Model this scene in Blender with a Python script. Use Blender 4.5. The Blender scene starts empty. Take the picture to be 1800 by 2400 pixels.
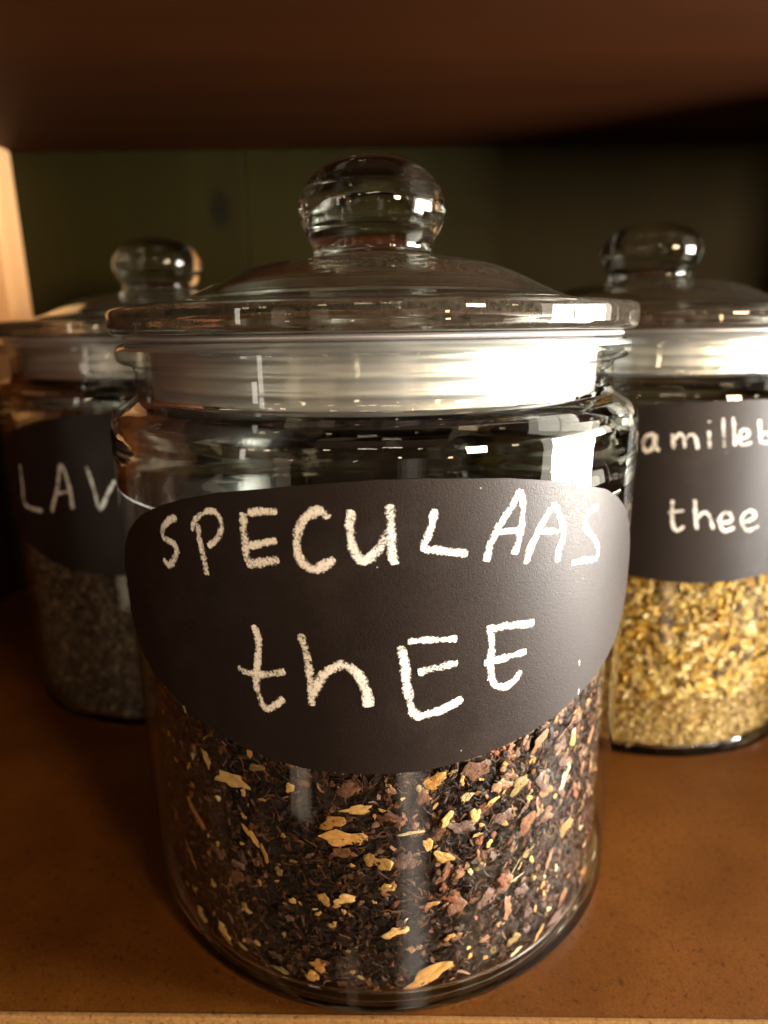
import bpy, bmesh, math, random
from mathutils import Matrix, Vector
random.seed(7)
scene = bpy.context.scene
C = scene.collection
MM = 0.001

# ------------------------------------------------------------------ camera
cam_d = bpy.data.cameras.new('camera')
cam_d.sensor_fit = 'VERTICAL'
cam_d.sensor_height = 24.0
cam_d.lens = 15.561
cam_d.clip_start = 0.005
cam_d.clip_end = 50
cam_d.dof.use_dof = True
cam_d.dof.focus_distance = 0.146
cam_d.dof.aperture_fstop = 6.0
cam = bpy.data.objects.new('camera', cam_d)
C.objects.link(cam)
R_ = Vector((0.99979317, -0.0143991, -0.01436272))
D_ = Vector((-0.017605, -0.259158, -0.96567448))
F_ = Vector((0.01018263, 0.9657276, -0.2593579))
cm = Matrix((R_, -D_, -F_)).transposed().to_4x4()
cm.translation = Vector((0, -0.20208, 0.16527))
cam.matrix_world = cm
scene.camera = cam

# ------------------------------------------------------------------ world, lamps, exposure
world = bpy.data.worlds.new('World')
scene.world = world
world.use_nodes = True
bg = world.node_tree.nodes['Background']
wn = world.node_tree
w_tc = wn.nodes.new('ShaderNodeTexCoord')
w_mp = wn.nodes.new('ShaderNodeMapping')
w_mp.inputs['Scale'].default_value = (1.0, 1.0, 0.62)
w_mp.inputs['Rotation'].default_value = (0, 0, 0.35)
wn.links.new(w_tc.outputs['Generated'], w_mp.inputs[0])
w_vo = wn.nodes.new('ShaderNodeTexVoronoi')
w_vo.distance = 'CHEBYCHEV'
w_vo.inputs['Scale'].default_value = 6.5
wn.links.new(w_mp.outputs[0], w_vo.inputs['Vector'])
w_sep = wn.nodes.new('ShaderNodeSeparateColor')
wn.links.new(w_vo.outputs['Color'], w_sep.inputs[0])
w_rp = wn.nodes.new('ShaderNodeValToRGB')
el = w_rp.color_ramp.elements
el[0].position = 0.0; el[0].color = (0.004, 0.0018, 0.0008, 1)
el[1].position = 1.0; el[1].color = (1.0, 0.72, 0.48, 1)
for pos, col in ((0.55, (0.010, 0.005, 0.002, 1)), (0.75, (0.045, 0.024, 0.012, 1)), (0.90, (0.16, 0.092, 0.05, 1))):
    e = el.new(pos); e.color = col
wn.links.new(w_sep.outputs[0], w_rp.inputs[0])
wn.links.new(w_rp.outputs[0], bg.inputs['Color'])
bg.inputs['Strength'].default_value = 0.9

def area(name, loc, target, sx, sy, power, color, spread=180):
    d = bpy.data.lights.new(name, 'AREA')
    d.shape = 'RECTANGLE'; d.size = sx; d.size_y = sy
    d.energy = power; d.color = color; d.spread = math.radians(spread)
    o = bpy.data.objects.new(name, d)
    C.objects.link(o)
    o.location = loc
    v = Vector(target) - Vector(loc)
    o.rotation_euler = v.to_track_quat('-Z', 'Y').to_euler()
    return o

area('window_light', (0.85, 0.03, 0.11), (0, 0.03, 0.11), 0.29, 0.38, 27.0, (1.0, 0.91, 0.80))
area('window_light.001', (0.85, -0.215, 0.11), (0, -0.215, 0.11), 0.17, 0.38, 34.0, (1.0, 0.94, 0.87))
area('window_light.002', (0.88, -0.07, 0.12), (0, -0.07, 0.11), 0.66, 0.52, 7.0, (1.0, 0.88, 0.74))  # wider dim lamp added to soften the edges of the window reflection
area('shop_lamp', (0.80, -1.0, 0.36), (0.02, 0, 0.08), 0.18, 0.18, 16.0, (1.0, 0.70, 0.43))
area('added_fill_light', (0.1, -1.3, 1.15), (0, 0, 0.1), 1.7, 0.8, 0.9, (1.0, 0.64, 0.38))  # added fill for lid and shoulder reflections and the shelf front
area('doorway_light', (0.265, -1.10, -0.55), (0, 0, 0.0), 0.10, 1.7, 0.24, (1.0, 0.84, 0.70))
area('doorway_light.001', (0.270, -1.13, -0.55), (0, 0, 0.0), 0.19, 1.7, 0.42, (1.0, 0.84, 0.70))
area('doorway_light.002', (0.275, -1.16, -0.58), (0, 0, 0.0), 0.28, 1.8, 0.42, (1.0, 0.82, 0.66))
area('bulb_sparkle_light', (0.52, -1.0, 0.16), (0, 0, 0.13), 0.035, 0.05, 0.35, (1.0, 0.62, 0.30))
area('bulb_sparkle_light.001', (-0.45, -1.3, 0.55), (0, 0, 0.15), 0.06, 0.06, 0.30, (1.0, 0.72, 0.42))
area('bulb_sparkle_light.002', (-0.9, -1.0, 0.42), (0, 0, 0.15), 0.06, 0.06, 0.25, (1.0, 0.78, 0.5))
for bi, (bx, by, bz, be) in enumerate(((0.25, -1.6, 0.30, .30), (-0.20, -1.5, 0.10, .18), (0.75, -0.55, 0.30, .12), (-0.60, -0.55, 0.30, .06), (0.45, -1.5, 0.62, .30), (-0.75, -1.2, 0.15, .16))):  # extra bulbs added only for glints on knob, rim and shoulder
    area('bulb_sparkle_light', (bx, by, bz), (0, 0, 0.15), 0.04, 0.04, be, (1.0, 0.74, 0.46))
area('strip_light', (-0.95, -0.75, 0.22), (0, 0, 0.12), 0.05, 0.34, 0.5, (1.0, 0.9, 0.78))
area('strip_light.001', (-0.75, -1.05, -0.3), (0, 0, 0.02), 0.14, 1.1, 0.5, (1.0, 0.78, 0.55))
area('ceiling_lamp', (-0.12, -1.9, 0.85), (0, 0, 0.15), 0.26, 0.05, 1.3, (1.0, 0.82, 0.62))
area('ceiling_lamp.001', (0.22, -1.9, 0.95), (0, 0, 0.15), 0.26, 0.05, 1.3, (1.0, 0.82, 0.62))

scene.view_settings.view_transform = 'Standard'
scene.view_settings.look = 'None'
scene.view_settings.exposure = 0.0
scene.view_settings.gamma = 1.0
scene.view_settings.use_curve_mapping = False
scene.render.engine = 'CYCLES'
cy = scene.cycles
cy.use_denoising = True
try:
    cy.denoiser = 'OPENIMAGEDENOISE'
except Exception:
    pass
cy.use_adaptive_sampling = True
cy.adaptive_threshold = 0.02
cy.max_bounces = 14
cy.transmission_bounces = 14
cy.transparent_max_bounces = 32
cy.glossy_bounces = 8
cy.diffuse_bounces = 4
cy.caustics_reflective = False
cy.caustics_refractive = True
cy.blur_glossy = 0.3
cy.sample_clamp_indirect = 4.0
scene.render.film_transparent = False

# ------------------------------------------------------------------ material helpers
def new_mat(name):
    m = bpy.data.materials.new(name)
    m.use_nodes = True
    nt = m.node_tree
    nt.nodes.clear()
    out = nt.nodes.new('ShaderNodeOutputMaterial')
    return m, nt, out

def N(nt, kind, **kw):
    n = nt.nodes.new(kind)
    for k, v in kw.items():
        if k.startswith('i_'):
            n.inputs[k[2:].replace('_', ' ')].default_value = v
        else:
            setattr(n, k, v)
    return n

def ramp(nt, fac, stops):
    r = nt.nodes.new('ShaderNodeValToRGB')
    el = r.color_ramp.elements
    while len(el) < len(stops):
        el.new(0.5)
    for e, (p, c) in zip(el, stops):
        e.position = p
        e.color = (*c, 1) if len(c) == 3 else c
    nt.links.new(fac, r.inputs['Fac'])
    return r.outputs['Color']

def noise(nt, scale, detail=4, rough=0.55, coord='Object', vec=None):
    if vec is None:
        tc = nt.nodes.new('ShaderNodeTexCoord')
        vec = tc.outputs[coord]
    n = N(nt, 'ShaderNodeTexNoise')
    n.inputs['Scale'].default_value = scale
    n.inputs['Detail'].default_value = detail
    n.inputs['Roughness'].default_value = rough
    nt.links.new(vec, n.inputs['Vector'])
    return n.outputs['Fac']

def math_n(nt, op, a, b=None):
    m = N(nt, 'ShaderNodeMath', operation=op)
    for i, v in enumerate((a, b)):
        if v is None:
            continue
        if isinstance(v, (int, float)):
            m.inputs[i].default_value = v
        else:
            nt.links.new(v, m.inputs[i])
    return m.outputs[0]

def principled(nt, out):
    p = nt.nodes.new('ShaderNodeBsdfPrincipled')
    nt.links.new(p.outputs[0], out.inputs['Surface'])
    return p

def bump(nt, p, height, strength, dist):
    b = N(nt, 'ShaderNodeBump')
    b.inputs['Strength'].default_value = strength
    b.inputs['Distance'].default_value = dist
    nt.links.new(height, b.inputs['Height'])
    nt.links.new(b.outputs[0], p.inputs['Normal'])

# --- glass
def glass_material(name, tint):
    m, nt, out = new_mat(name)
    g = nt.nodes.new('ShaderNodeBsdfGlass')
    g.inputs['Color'].default_value = (*tint, 1)
    g.inputs['Roughness'].default_value = 0.0
    g.inputs['IOR'].default_value = 1.5
    h = noise(nt, 45, 2)
    b = N(nt, 'ShaderNodeBump')
    b.inputs['Strength'].default_value = 0.12
    b.inputs['Distance'].default_value = 0.0012
    nt.links.new(h, b.inputs['Height'])
    nt.links.new(b.outputs[0], g.inputs['Normal'])
    nt.links.new(g.outputs[0], out.inputs['Surface'])
    return m

def lid_glass_material(name, tint):
    m = glass_material(name, tint)
    nt = m.node_tree
    out = [n for n in nt.nodes if n.type == 'OUTPUT_MATERIAL'][0]
    g = [n for n in nt.nodes if n.type == 'BSDF_GLASS'][0]
    d = nt.nodes.new('ShaderNodeBsdfDiffuse')
    d.inputs['Color'].default_value = (0.8, 0.68, 0.52, 1)
    mx = nt.nodes.new('ShaderNodeMixShader')
    f = ramp(nt, noise(nt, 900, 4, 0.7), [(0.40, (0.010,) * 3), (0.78, (0.050,) * 3)])  # milky reflections painted in as a faint diffuse haze
    nt.links.new(f, mx.inputs[0])
    nt.links.new(g.outputs[0], mx.inputs[1])
    nt.links.new(d.outputs[0], mx.inputs[2])
    nt.links.new(mx.outputs[0], out.inputs['Surface'])
    return m

def wall_glass_material(name, tint):
    # thin blown wall: straight-through transmission with a Fresnel reflection
    m, nt, out = new_mat(name)
    geo = nt.nodes.new('ShaderNodeNewGeometry')
    h = noise(nt, 38, 2)
    b = N(nt, 'ShaderNodeBump')
    b.inputs['Strength'].default_value = 0.2
    b.inputs['Distance'].default_value = 0.0012
    nt.links.new(h, b.inputs['Height'])
    dot = N(nt, 'ShaderNodeVectorMath', operation='DOT_PRODUCT')
    nt.links.new(geo.outputs['Normal'], dot.inputs[0])
    nt.links.new(geo.outputs['Incoming'], dot.inputs[1])
    a = math_n(nt, 'ABSOLUTE', dot.outputs['Value'])
    a = math_n(nt, 'SUBTRACT', 1.0, a)
    a = math_n(nt, 'POWER', a, 5.0)
    a = math_n(nt, 'MULTIPLY', a, 0.96)
    fac = math_n(nt, 'ADD', a, 0.042)
    t = nt.nodes.new('ShaderNodeBsdfTransparent')
    t.inputs['Color'].default_value = (*tint, 1)
    g = nt.nodes.new('ShaderNodeBsdfGlossy')
    g.inputs['Color'].default_value = (1, 1, 1, 1)
    nt.links.new(ramp(nt, noise(nt, 70, 6, 0.7), [(0.42, (0.015,) * 3), (0.68, (0.11,) * 3)]), g.inputs['Roughness'])
    nt.links.new(b.outputs[0], g.inputs['Normal'])
    mx = nt.nodes.new('ShaderNodeMixShader')
    nt.links.new(fac, mx.inputs[0])
    nt.links.new(t.outputs[0], mx.inputs[1])
    nt.links.new(g.outputs[0], mx.inputs[2])
    nt.links.new(mx.outputs[0], out.inputs['Surface'])
    return m

MAT = {}
MAT['glass'] = glass_material('clear_pressed_glass', (0.97, 0.985, 0.965))
MAT['lid_glass'] = lid_glass_material('milky_lid_glass', (0.95, 0.97, 0.94))
MAT['wall_glass'] = wall_glass_material('clear_wall_glass', (0.955, 0.97, 0.95))

# --- sealing ring plastic
m, nt, out = new_mat('satin_white_plastic')
p = principled(nt, out)
p.inputs['Base Color'].default_value = (0.54, 0.54, 0.56, 1)
p.inputs['Roughness'].default_value = 0.36
p.inputs['Metallic'].default_value = 0.72
p.inputs['Subsurface Weight'].default_value = 0.15
p.inputs['Subsurface Radius'].default_value = (0.003, 0.003, 0.003)
bump(nt, p, noise(nt, 260, 3), 0.15, 0.0004)
MAT['ring'] = m

# --- chalkboard sticker
m, nt, out = new_mat('black_chalkboard_vinyl')
p = principled(nt, out)
big = noise(nt, 60, 3)
lc = ramp(nt, big, [(0.35, (0.0075, 0.0034, 0.0020)), (0.75, (0.012, 0.0062, 0.0040))])
smear = ramp(nt, noise(nt, 34, 5, 0.7), [(0.55, (0, 0, 0)), (0.85, (0.022, 0.022, 0.022))])
vo = N(nt, 'ShaderNodeTexVoronoi')
vo.inputs['Scale'].default_value = 260
vtc = nt.nodes.new('ShaderNodeTexCoord')
nt.links.new(vtc.outputs['Object'], vo.inputs['Vector'])
dots = ramp(nt, vo.outputs['Distance'], [(0.035, (0.7, 0.7, 0.7)), (0.055, (0, 0, 0))])
gate = ramp(nt, noise(nt, 90, 2), [(0.60, (0, 0, 0)), (0.66, (1, 1, 1))])
dots = math_n(nt, 'MULTIPLY', dots, gate)
dust = math_n(nt, 'MAXIMUM', dots, smear)
mxl = N(nt, 'ShaderNodeMix', data_type='RGBA')
nt.links.new(dust, mxl.inputs[0]); nt.links.new(lc, mxl.inputs[6])
mxl.inputs[7].default_value = (0.6, 0.57, 0.5, 1)
nt.links.new(mxl.outputs[2], p.inputs['Base Color'])
fine = noise(nt, 2600, 2, 0.6)
rr = ramp(nt, noise(nt, 1500, 2), [(0.3, (0.44,) * 3), (0.75, (0.56,) * 3)])
nt.links.new(rr, p.inputs['Roughness'])
p.inputs['Specular IOR Level'].default_value = 0.32
bump(nt, p, fine, 0.3, 0.0002)
MAT['label'] = m

# --- chalk: grains that thin out towards the edge of each stroke
m, nt, out = new_mat('white_chalk')
uv = nt.nodes.new('ShaderNodeUVMap'); uv.uv_map = 'stroke'
sep = nt.nodes.new('ShaderNodeSeparateXYZ')
nt.links.new(uv.outputs[0], sep.inputs[0])
edge = math_n(nt, 'ABSOLUTE', sep.outputs['Y'])
edge = math_n(nt, 'POWER', edge, 2.2)
g1 = noise(nt, 1700, 4, 0.8)
g2 = noise(nt, 260, 2)
s = math_n(nt, 'MULTIPLY', edge, 0.30)
s = math_n(nt, 'SUBTRACT', g1, s)
g2 = math_n(nt, 'MULTIPLY', math_n(nt, 'SUBTRACT', g2, 0.5), 0.55)
s = math_n(nt, 'ADD', s, g2)
cov = ramp(nt, s, [(0.31, (0, 0, 0)), (0.39, (0.5, 0.5, 0.5)), (0.53, (1, 1, 1))])
d = nt.nodes.new('ShaderNodeBsdfDiffuse')
d.inputs['Color'].default_value = (0.88, 0.86, 0.80, 1)
t = nt.nodes.new('ShaderNodeBsdfTransparent')
mx = nt.nodes.new('ShaderNodeMixShader')
nt.links.new(cov, mx.inputs[0])
nt.links.new(t.outputs[0], mx.inputs[1])
nt.links.new(d.outputs[0], mx.inputs[2])
nt.links.new(mx.outputs[0], out.inputs['Surface'])
MAT['chalk'] = m

# --- shelf board
def board_material(name, c0, c1, c2, rough=0.5):
    m, nt, out = new_mat(name)
    p = principled(nt, out)
    tc = nt.nodes.new('ShaderNodeTexCoord')
    base = noise(nt, 17, 7, 0.68, vec=tc.outputs['Object'])
    grain = noise(nt, 520, 6, 0.75, vec=tc.outputs['Object'])
    a = ramp(nt, base, [(0.3, c0), (0.7, c1)])
    speck = ramp(nt, grain, [(0.34, (1, 1, 1)), (0.45, (0, 0, 0))])
    mix = N(nt, 'ShaderNodeMix', data_type='RGBA')
    nt.links.new(speck, mix.inputs[0])
    nt.links.new(a, mix.inputs[6])
    mix.inputs[7].default_value = (*c2, 1)
    g2 = noise(nt, 1400, 2, 0.6, vec=tc.outputs['Object'])
    mul = N(nt, 'ShaderNodeMix', data_type='RGBA', blend_type='MULTIPLY')
    mul.inputs[0].default_value = 1.0
    nt.links.new(mix.outputs[2], mul.inputs[6])
    nt.links.new(ramp(nt, g2, [(0.3, (0.72,) * 3), (0.7, (1.15,) * 3)]), mul.inputs[7])
    nt.links.new(mul.outputs[2], p.inputs['Base Color'])
    nt.links.new(ramp(nt, base, [(0.2, (rough - 0.08,) * 3), (0.8, (rough + 0.1,) * 3)]), p.inputs['Roughness'])
    p.inputs['Specular IOR Level'].default_value = 0.2
    bump(nt, p, grain, 0.25, 0.0004)
    return m
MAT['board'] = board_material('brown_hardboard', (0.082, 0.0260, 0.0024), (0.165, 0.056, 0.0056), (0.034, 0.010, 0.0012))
MAT['raw_edge'] = board_material('raw_board_edge', (0.24, 0.12, 0.035), (0.34, 0.18, 0.06), (0.10, 0.04, 0.010), 0.8)

def wood_material(name, c0, c1, scale, rough=0.55, axis='z', knot=None):
    m, nt, out = new_mat(name)
    p = principled(nt, out)
    tc = nt.nodes.new('ShaderNodeTexCoord')
    mp = nt.nodes.new('ShaderNodeMapping')
    nt.links.new(tc.outputs['Object'], mp.inputs[0])
    mp.inputs['Scale'].default_value = {'z': (1, 1, 0.08), 'x': (0.08, 1, 1)}[axis]
    w = noise(nt, scale, 5, 0.6, vec=mp.outputs[0])
    col = ramp(nt, w, [(0.3, c0), (0.7, c1)])
    if knot:
        vd = N(nt, 'ShaderNodeVectorMath', operation='DISTANCE')
        mp2 = nt.nodes.new('ShaderNodeMapping')
        nt.links.new(tc.outputs['Object'], mp2.inputs[0])
        mp2.inputs['Scale'].default_value = (1, 0, 0.55)
        nt.links.new(mp2.outputs[0], vd.inputs[0])
        vd.inputs[1].default_value = (knot[0], 0, knot[1] * 0.55)
        f = ramp(nt, vd.outputs['Value'], [(0.003, (1, 1, 1)), (0.008, (0, 0, 0))])
        mix = N(nt, 'ShaderNodeMix', data_type='RGBA')
        nt.links.new(f, mix.inputs[0]); nt.links.new(col, mix.inputs[6])
        mix.inputs[7].default_value = (0.006, 0.005, 0.002, 1)
        col = mix.outputs[2]
    nt.links.new(col, p.inputs['Base Color'])
    p.inputs['Roughness'].default_value = rough
    p.inputs['Specular IOR Level'].default_value = 0.12
    bump(nt, p, w, 0.3, 0.0008)
    return m
MAT['pine'] = wood_material('raw_pine', (0.70, 0.38, 0.16), (0.84, 0.50, 0.24), 60)
MAT['green'] = wood_material('dark_green_paint', (0.0145, 0.0122, 0.0015), (0.0185, 0.0156, 0.0020), 50, 0.6)
MAT['green_knot'] = wood_material('dark_green_paint_knot', (0.0145, 0.0122, 0.0015), (0.0185, 0.0156, 0.0020), 50, 0.6, knot=(-0.090, 0.238))
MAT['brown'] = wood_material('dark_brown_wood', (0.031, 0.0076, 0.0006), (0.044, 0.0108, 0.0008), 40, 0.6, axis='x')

MAT['side_wood'] = wood_material('shade_panel_wood', (0.042, 0.0105, 0.0008), (0.060, 0.0150, 0.0011), 40, 0.6)
MAT['dark_rail'] = wood_material('dark_rail_wood', (0.012, 0.006, 0.003), (0.02, 0.010, 0.005), 40, 0.8, axis='x')  # plain dark brown for the board under the shelf sheet

# --- plant matter
def leaf_material(name, c0, c1, rough=0.65, scale=2.6):
    m, nt, out = new_mat(name)
    p = principled(nt, out)
    oi = nt.nodes.new('ShaderNodeObjectInfo')
    n = noise(nt, scale, 4, 0.65)
    n = math_n(nt, 'ADD', n, math_n(nt, 'MULTIPLY', math_n(nt, 'SUBTRACT', oi.outputs['Random'], 0.5), 0.35))
    nt.links.new(ramp(nt, n, [(0.25, c0), (0.72, c1)]), p.inputs['Base Color'])
    p.inputs['Roughness'].default_value = rough
    bump(nt, p, noise(nt, scale * 1.6, 4), 0.8, 0.0006)
    return m
MAT['y'] = leaf_material('ochre_peel', (0.44, 0.23, 0.055), (0.72, 0.44, 0.17))
MAT['o'] = leaf_material('orange_peel', (0.40, 0.17, 0.035), (0.68, 0.36, 0.11))
MAT['c'] = leaf_material('cream_chip', (0.55, 0.40, 0.20), (0.78, 0.64, 0.40))
MAT['b'] = leaf_material('brown_leaf', (0.08, 0.030, 0.016), (0.19, 0.078, 0.042))
MAT['k'] = leaf_material('pinkish_husk', (0.17, 0.070, 0.035), (0.36, 0.175, 0.095), 0.5)
MAT['p'] = leaf_material('purple_brown_leaf', (0.085, 0.042, 0.034), (0.20, 0.115, 0.095), 0.5)
MAT['v'] = leaf_material('olive_leaf', (0.15, 0.095, 0.028), (0.32, 0.22, 0.08))
MAT['r'] = leaf_material('red_brown_hip', (0.16, 0.04, 0.018), (0.30, 0.10, 0.045))

def attr_material(name, rough=0.6, spec=0.4, scale=700):
    m, nt, out = new_mat(name)
    p = principled(nt, out)
    a = nt.nodes.new('ShaderNodeAttribute'); a.attribute_name = 'tone'
    mul = N(nt, 'ShaderNodeMix', data_type='RGBA', blend_type='MULTIPLY')
    mul.inputs[0].default_value = 1.0
    nt.links.new(a.outputs['Color'], mul.inputs[6])
    nt.links.new(ramp(nt, noise(nt, scale, 3), [(0.3, (0.65,) * 3), (0.7, (1.25,) * 3)]), mul.inputs[7])
    nt.links.new(mul.outputs[2], p.inputs['Base Color'])
    p.inputs['Roughness'].default_value = rough
    p.inputs['Specular IOR Level'].default_value = spec
    return m
MAT['shred'] = attr_material('tea_shreds', 0.6, 0.25)
MAT['cham_bits'] = attr_material('chamomile_bits', 0.7)
MAT['lav_bits'] = attr_material('lavender_bits', 0.7)
MAT['cham_head'] = leaf_material('chamomile_heads', (0.34, 0.15, 0.012), (0.58, 0.29, 0.03), 0.8)

# ------------------------------------------------------------------ object helpers
def link(name, me, mat=None, parent=None):
    o = bpy.data.objects.new(name, me)
    C.objects.link(o)
    if mat is not None and me is not None and not me.materials:
        for x in (mat if isinstance(mat, (list, tuple)) else [mat]):
            me.materials.append(x)
    if parent is not None:
        o.parent = parent
    return o

def thing(name, label, cat, loc=(0, 0, 0), rz=0.0, group=None):
    o = bpy.data.objects.new(name, None)
    C.objects.link(o)
    o.empty_display_size = 0.02
    o.location = loc
    o.rotation_euler = (0, 0, rz)
    o['label'] = label; o['category'] = cat
    if group:
        o['group'] = group
    return o

def structure(o):
    o['kind'] = 'structure'
    return o

def box_mesh(name, x0, x1, y0, y1, z0, z1, bev=0.0, seg=2):
    bm = bmesh.new()
    bmesh.ops.create_cube(bm, size=1)
    for v in bm.verts:
        v.co = Vector((x0 + (v.co.x + .5) * (x1 - x0), y0 + (v.co.y + .5) * (y1 - y0), z0 + (v.co.z + .5) * (z1 - z0)))
    if bev:
        bmesh.ops.bevel(bm, geom=bm.edges[:], offset=bev, segments=seg, affect='EDGES', profile=0.6)
    me = bpy.data.meshes.new(name)
    bm.to_mesh(me); bm.free()
    return me

def smooth_profile(pts, sub=4):
    # Catmull-Rom through (r, z) points; a point given twice stays a corner
    out = []
    n = len(pts)
    for i in range(n - 1):
        p0 = pts[max(i - 1, 0)]; p1 = pts[i]; p2 = pts[i + 1]; p3 = pts[min(i + 2, n - 1)]
        if p1[:2] == p2[:2]:
            continue
        for k in range(sub):
            t = k / sub
            q = []
            for a in (0, 1):
                q.append(0.5 * ((2 * p1[a]) + (-p0[a] + p2[a]) * t + (2 * p0[a] - 5 * p1[a] + 4 * p2[a] - p3[a]) * t * t
                                + (-p0[a] + 3 * p1[a] - 3 * p2[a] + p3[a]) * t ** 3))
            out.append((max(q[0], 0.0), q[1]))
    out.append(tuple(pts[-1][:2]))
    return out

def lathe(name, prof, seg=192, matfn=None, smooth=True):
    """prof: list of (r, z) in mm, from the outside bottom/axis round; faces point outward for a profile walked so"""
    verts, faces, mats = [], [], []
    rings = []
    for (r, z) in prof:
        if r < 1e-4:
            rings.append([len(verts)])
            verts.append((0, 0, z * MM))
        else:
            rings.append(list(range(len(verts), len(verts) + seg)))
            for k in range(seg):
                a = 2 * math.pi * k / seg
                verts.append((r * MM * math.cos(a), r * MM * math.sin(a), z * MM))
    for i in range(len(rings) - 1):
        A, B = rings[i], rings[i + 1]
        mi = matfn(prof[i], prof[i + 1]) if matfn else 0
        for k in range(seg):
            k2 = (k + 1) % seg
            if len(A) == 1 and len(B) == 1:
                continue
            if len(A) == 1:
                faces.append((A[0], B[k2], B[k]))
            elif len(B) == 1:
                faces.append((A[k], A[k2], B[0]))
            else:
                faces.append((A[k], A[k2], B[k2], B[k]))
            mats.append(mi)
    me = bpy.data.meshes.new(name)
    me.from_pydata(verts, [], faces)
    me.polygons.foreach_set('material_index', mats)
    if smooth:
        me.polygons.foreach_set('use_smooth', [True] * len(me.polygons))
    me.update()
    return me

# ------------------------------------------------------------------ setting
SHELF_ROT = math.radians(-2.1)
shelf = link('shelf_board', box_mesh('shelf_board', -0.30, 0.34, -0.0738, 0.240, -0.004, 0.0, 0.0), MAT['board'])
shelf.rotation_euler = (0, 0, SHELF_ROT)
structure(shelf)
link('raw_edge', box_mesh('raw_edge', -0.30, 0.34, -0.0754, -0.0738, -0.0026, 0.0003, 0.0006, 3), MAT['raw_edge'], shelf)
link('front_rail', box_mesh('front_rail', -0.30, 0.34, -0.0735, 0.238, -0.024, -0.0042, 0.0006), MAT['dark_rail'], shelf)

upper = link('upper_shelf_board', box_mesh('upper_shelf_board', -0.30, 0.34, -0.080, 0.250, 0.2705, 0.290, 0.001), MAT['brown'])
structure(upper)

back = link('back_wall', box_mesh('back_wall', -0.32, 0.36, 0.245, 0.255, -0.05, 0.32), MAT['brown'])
structure(back)
xs = [-0.30, -0.0745, 0.30]
for i in range(len(xs) - 1):
    me = box_mesh('plank', xs[i] + 0.0002, xs[i + 1] - 0.0002, 0.226, 0.2448, 0.001, 0.270, 0.0006)
    link('plank', me, MAT['green_knot'] if i == 0 else MAT['green'], back)

side = link('shade_panel', box_mesh('shade_panel', -0.262, -0.244, -0.060, 0.2255, 0.002, 0.2700, 0.001), MAT['side_wood'])  # added out of view to shade the left of the shelf
structure(side)

side2 = link('shade_panel', box_mesh('shade_panel', 0.300, 0.318, 0.075, 0.2255, 0.002, 0.2700, 0.001), MAT['side_wood'])  # added out of view to keep window light off the back wall
structure(side2)
low = link('shade_divider', box_mesh('shade_divider', 0.300, 0.318, -0.020, 0.0745, 0.002, 0.1500, 0.001), MAT['side_wood'])  # low board added out of view to shade the right jar from the window
structure(low)

post = link('wooden_block', box_mesh('wooden_block', -0.243, -0.2085, 0.200, 0.2255, 0.128, 0.2702, 0.0015), MAT['pine'])
post['label'] = 'raw pine upright block under the upper shelf, behind the lavender jar'
post['category'] = 'wooden block'

# ------------------------------------------------------------------ jar meshes
body_ctrl = [
    (0, 0.8), (40, 0.8), (68, 0.6), (70.5, 0.15), (72, 0.05), (73.6, 0.5), (74.7, 1.5), (75, 3.0), (75, 4.2), (75, 4.2),
    (75, 40), (75, 90), (75, 127), (75, 127), (75, 139.0), (74.9, 141.8), (74.2, 144.6), (72.4, 146.8), (70.0, 148.2), (68.3, 149.6), (67.6, 151.2), (67.5, 152.5), (67.5, 152.5),
    (67.5, 156.6), (67.5, 156.6), (68.0, 157.6), (69.6, 158.2), (71.2, 158.9), (71.9, 160.6), (71.5, 162.2), (70.2, 163.2), (68, 163.6), (66, 163.4), (65.0, 162.4), (64.8, 161), (64.8, 161),
    (64.8, 150.5), (64.8, 150.5), (65.1, 149.2), (66.2, 146.6), (67.9, 143.2), (69.5, 139.0), (70.7, 134.5), (71.4, 130), (71.6, 127), (71.6, 127),
    (71.6, 90), (71.6, 5.0), (71.6, 5.0), (71.4, 4.0), (70.6, 3.1), (68, 2.7), (40, 2.6), (0, 2.6)]
body_prof = smooth_profile(body_ctrl, 4)
def body_mat(a, b):
    z = 0.5 * (a[1] + b[1]); r = 0.5 * (a[0] + b[0])
    if 4.2 <= z <= 127 and r > 72.105: return 1
    if 4.9 <= z <= 127 and r > 71.4: return 1
    if 150.0 <= z <= 161.9: return 1
    return 0
BODY = lathe('jar_body', body_prof, 192, body_mat)
BODY.materials.append(MAT['glass']); BODY.materials.append(MAT['wall_glass'])

# lid: one glass surface, cut where the knob meets the dome
knob_out = [(0, 211.6), (4, 211.5), (8, 211.1), (10.4, 210.6), (14.5, 208.5), (17.7, 205.6), (19.25, 203.25), (19.25, 203.25), (19.50, 203.05), (19.60, 202.7), (19.60, 202.7), (20.5, 199.6), (20.3, 196.3),
            (19.2, 193.2), (17.9, 190.9), (17.0, 188.6), (16.8, 187.2), (17.3, 186.0)]
dome_out = [(17.3, 186.0), (19.5, 185.3), (25.8, 184.5), (34.1, 182.9), (40.6, 180.6), (48.3, 176.9), (54.4, 174.3), (60.4, 172.9), (66, 172.3), (70.6, 172.1),
            (72.2, 171.7), (72.75, 170.6), (72.8, 168.6), (72.75, 166.8), (72.2, 165.9), (71.0, 165.5), (69, 165.4), (63, 165.3), (61.2, 164.6), (60.6, 162),
            (60.2, 152), (59.8, 149.2), (58.6, 148.4), (57.4, 149.2), (57.0, 152), (56.6, 164), (55.6, 168.4), (53.0, 170.6), (47.5, 173.3), (40, 177.0), (34, 179.2), (25.8, 180.9), (18, 182.2), (14.2, 183.4)]
knob_in = [(14.2, 183.4), (12.8, 184.6), (11.8, 186.8), (10.4, 189.4), (7.6, 191.8), (4, 193.0), (0, 193.4)]
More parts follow.
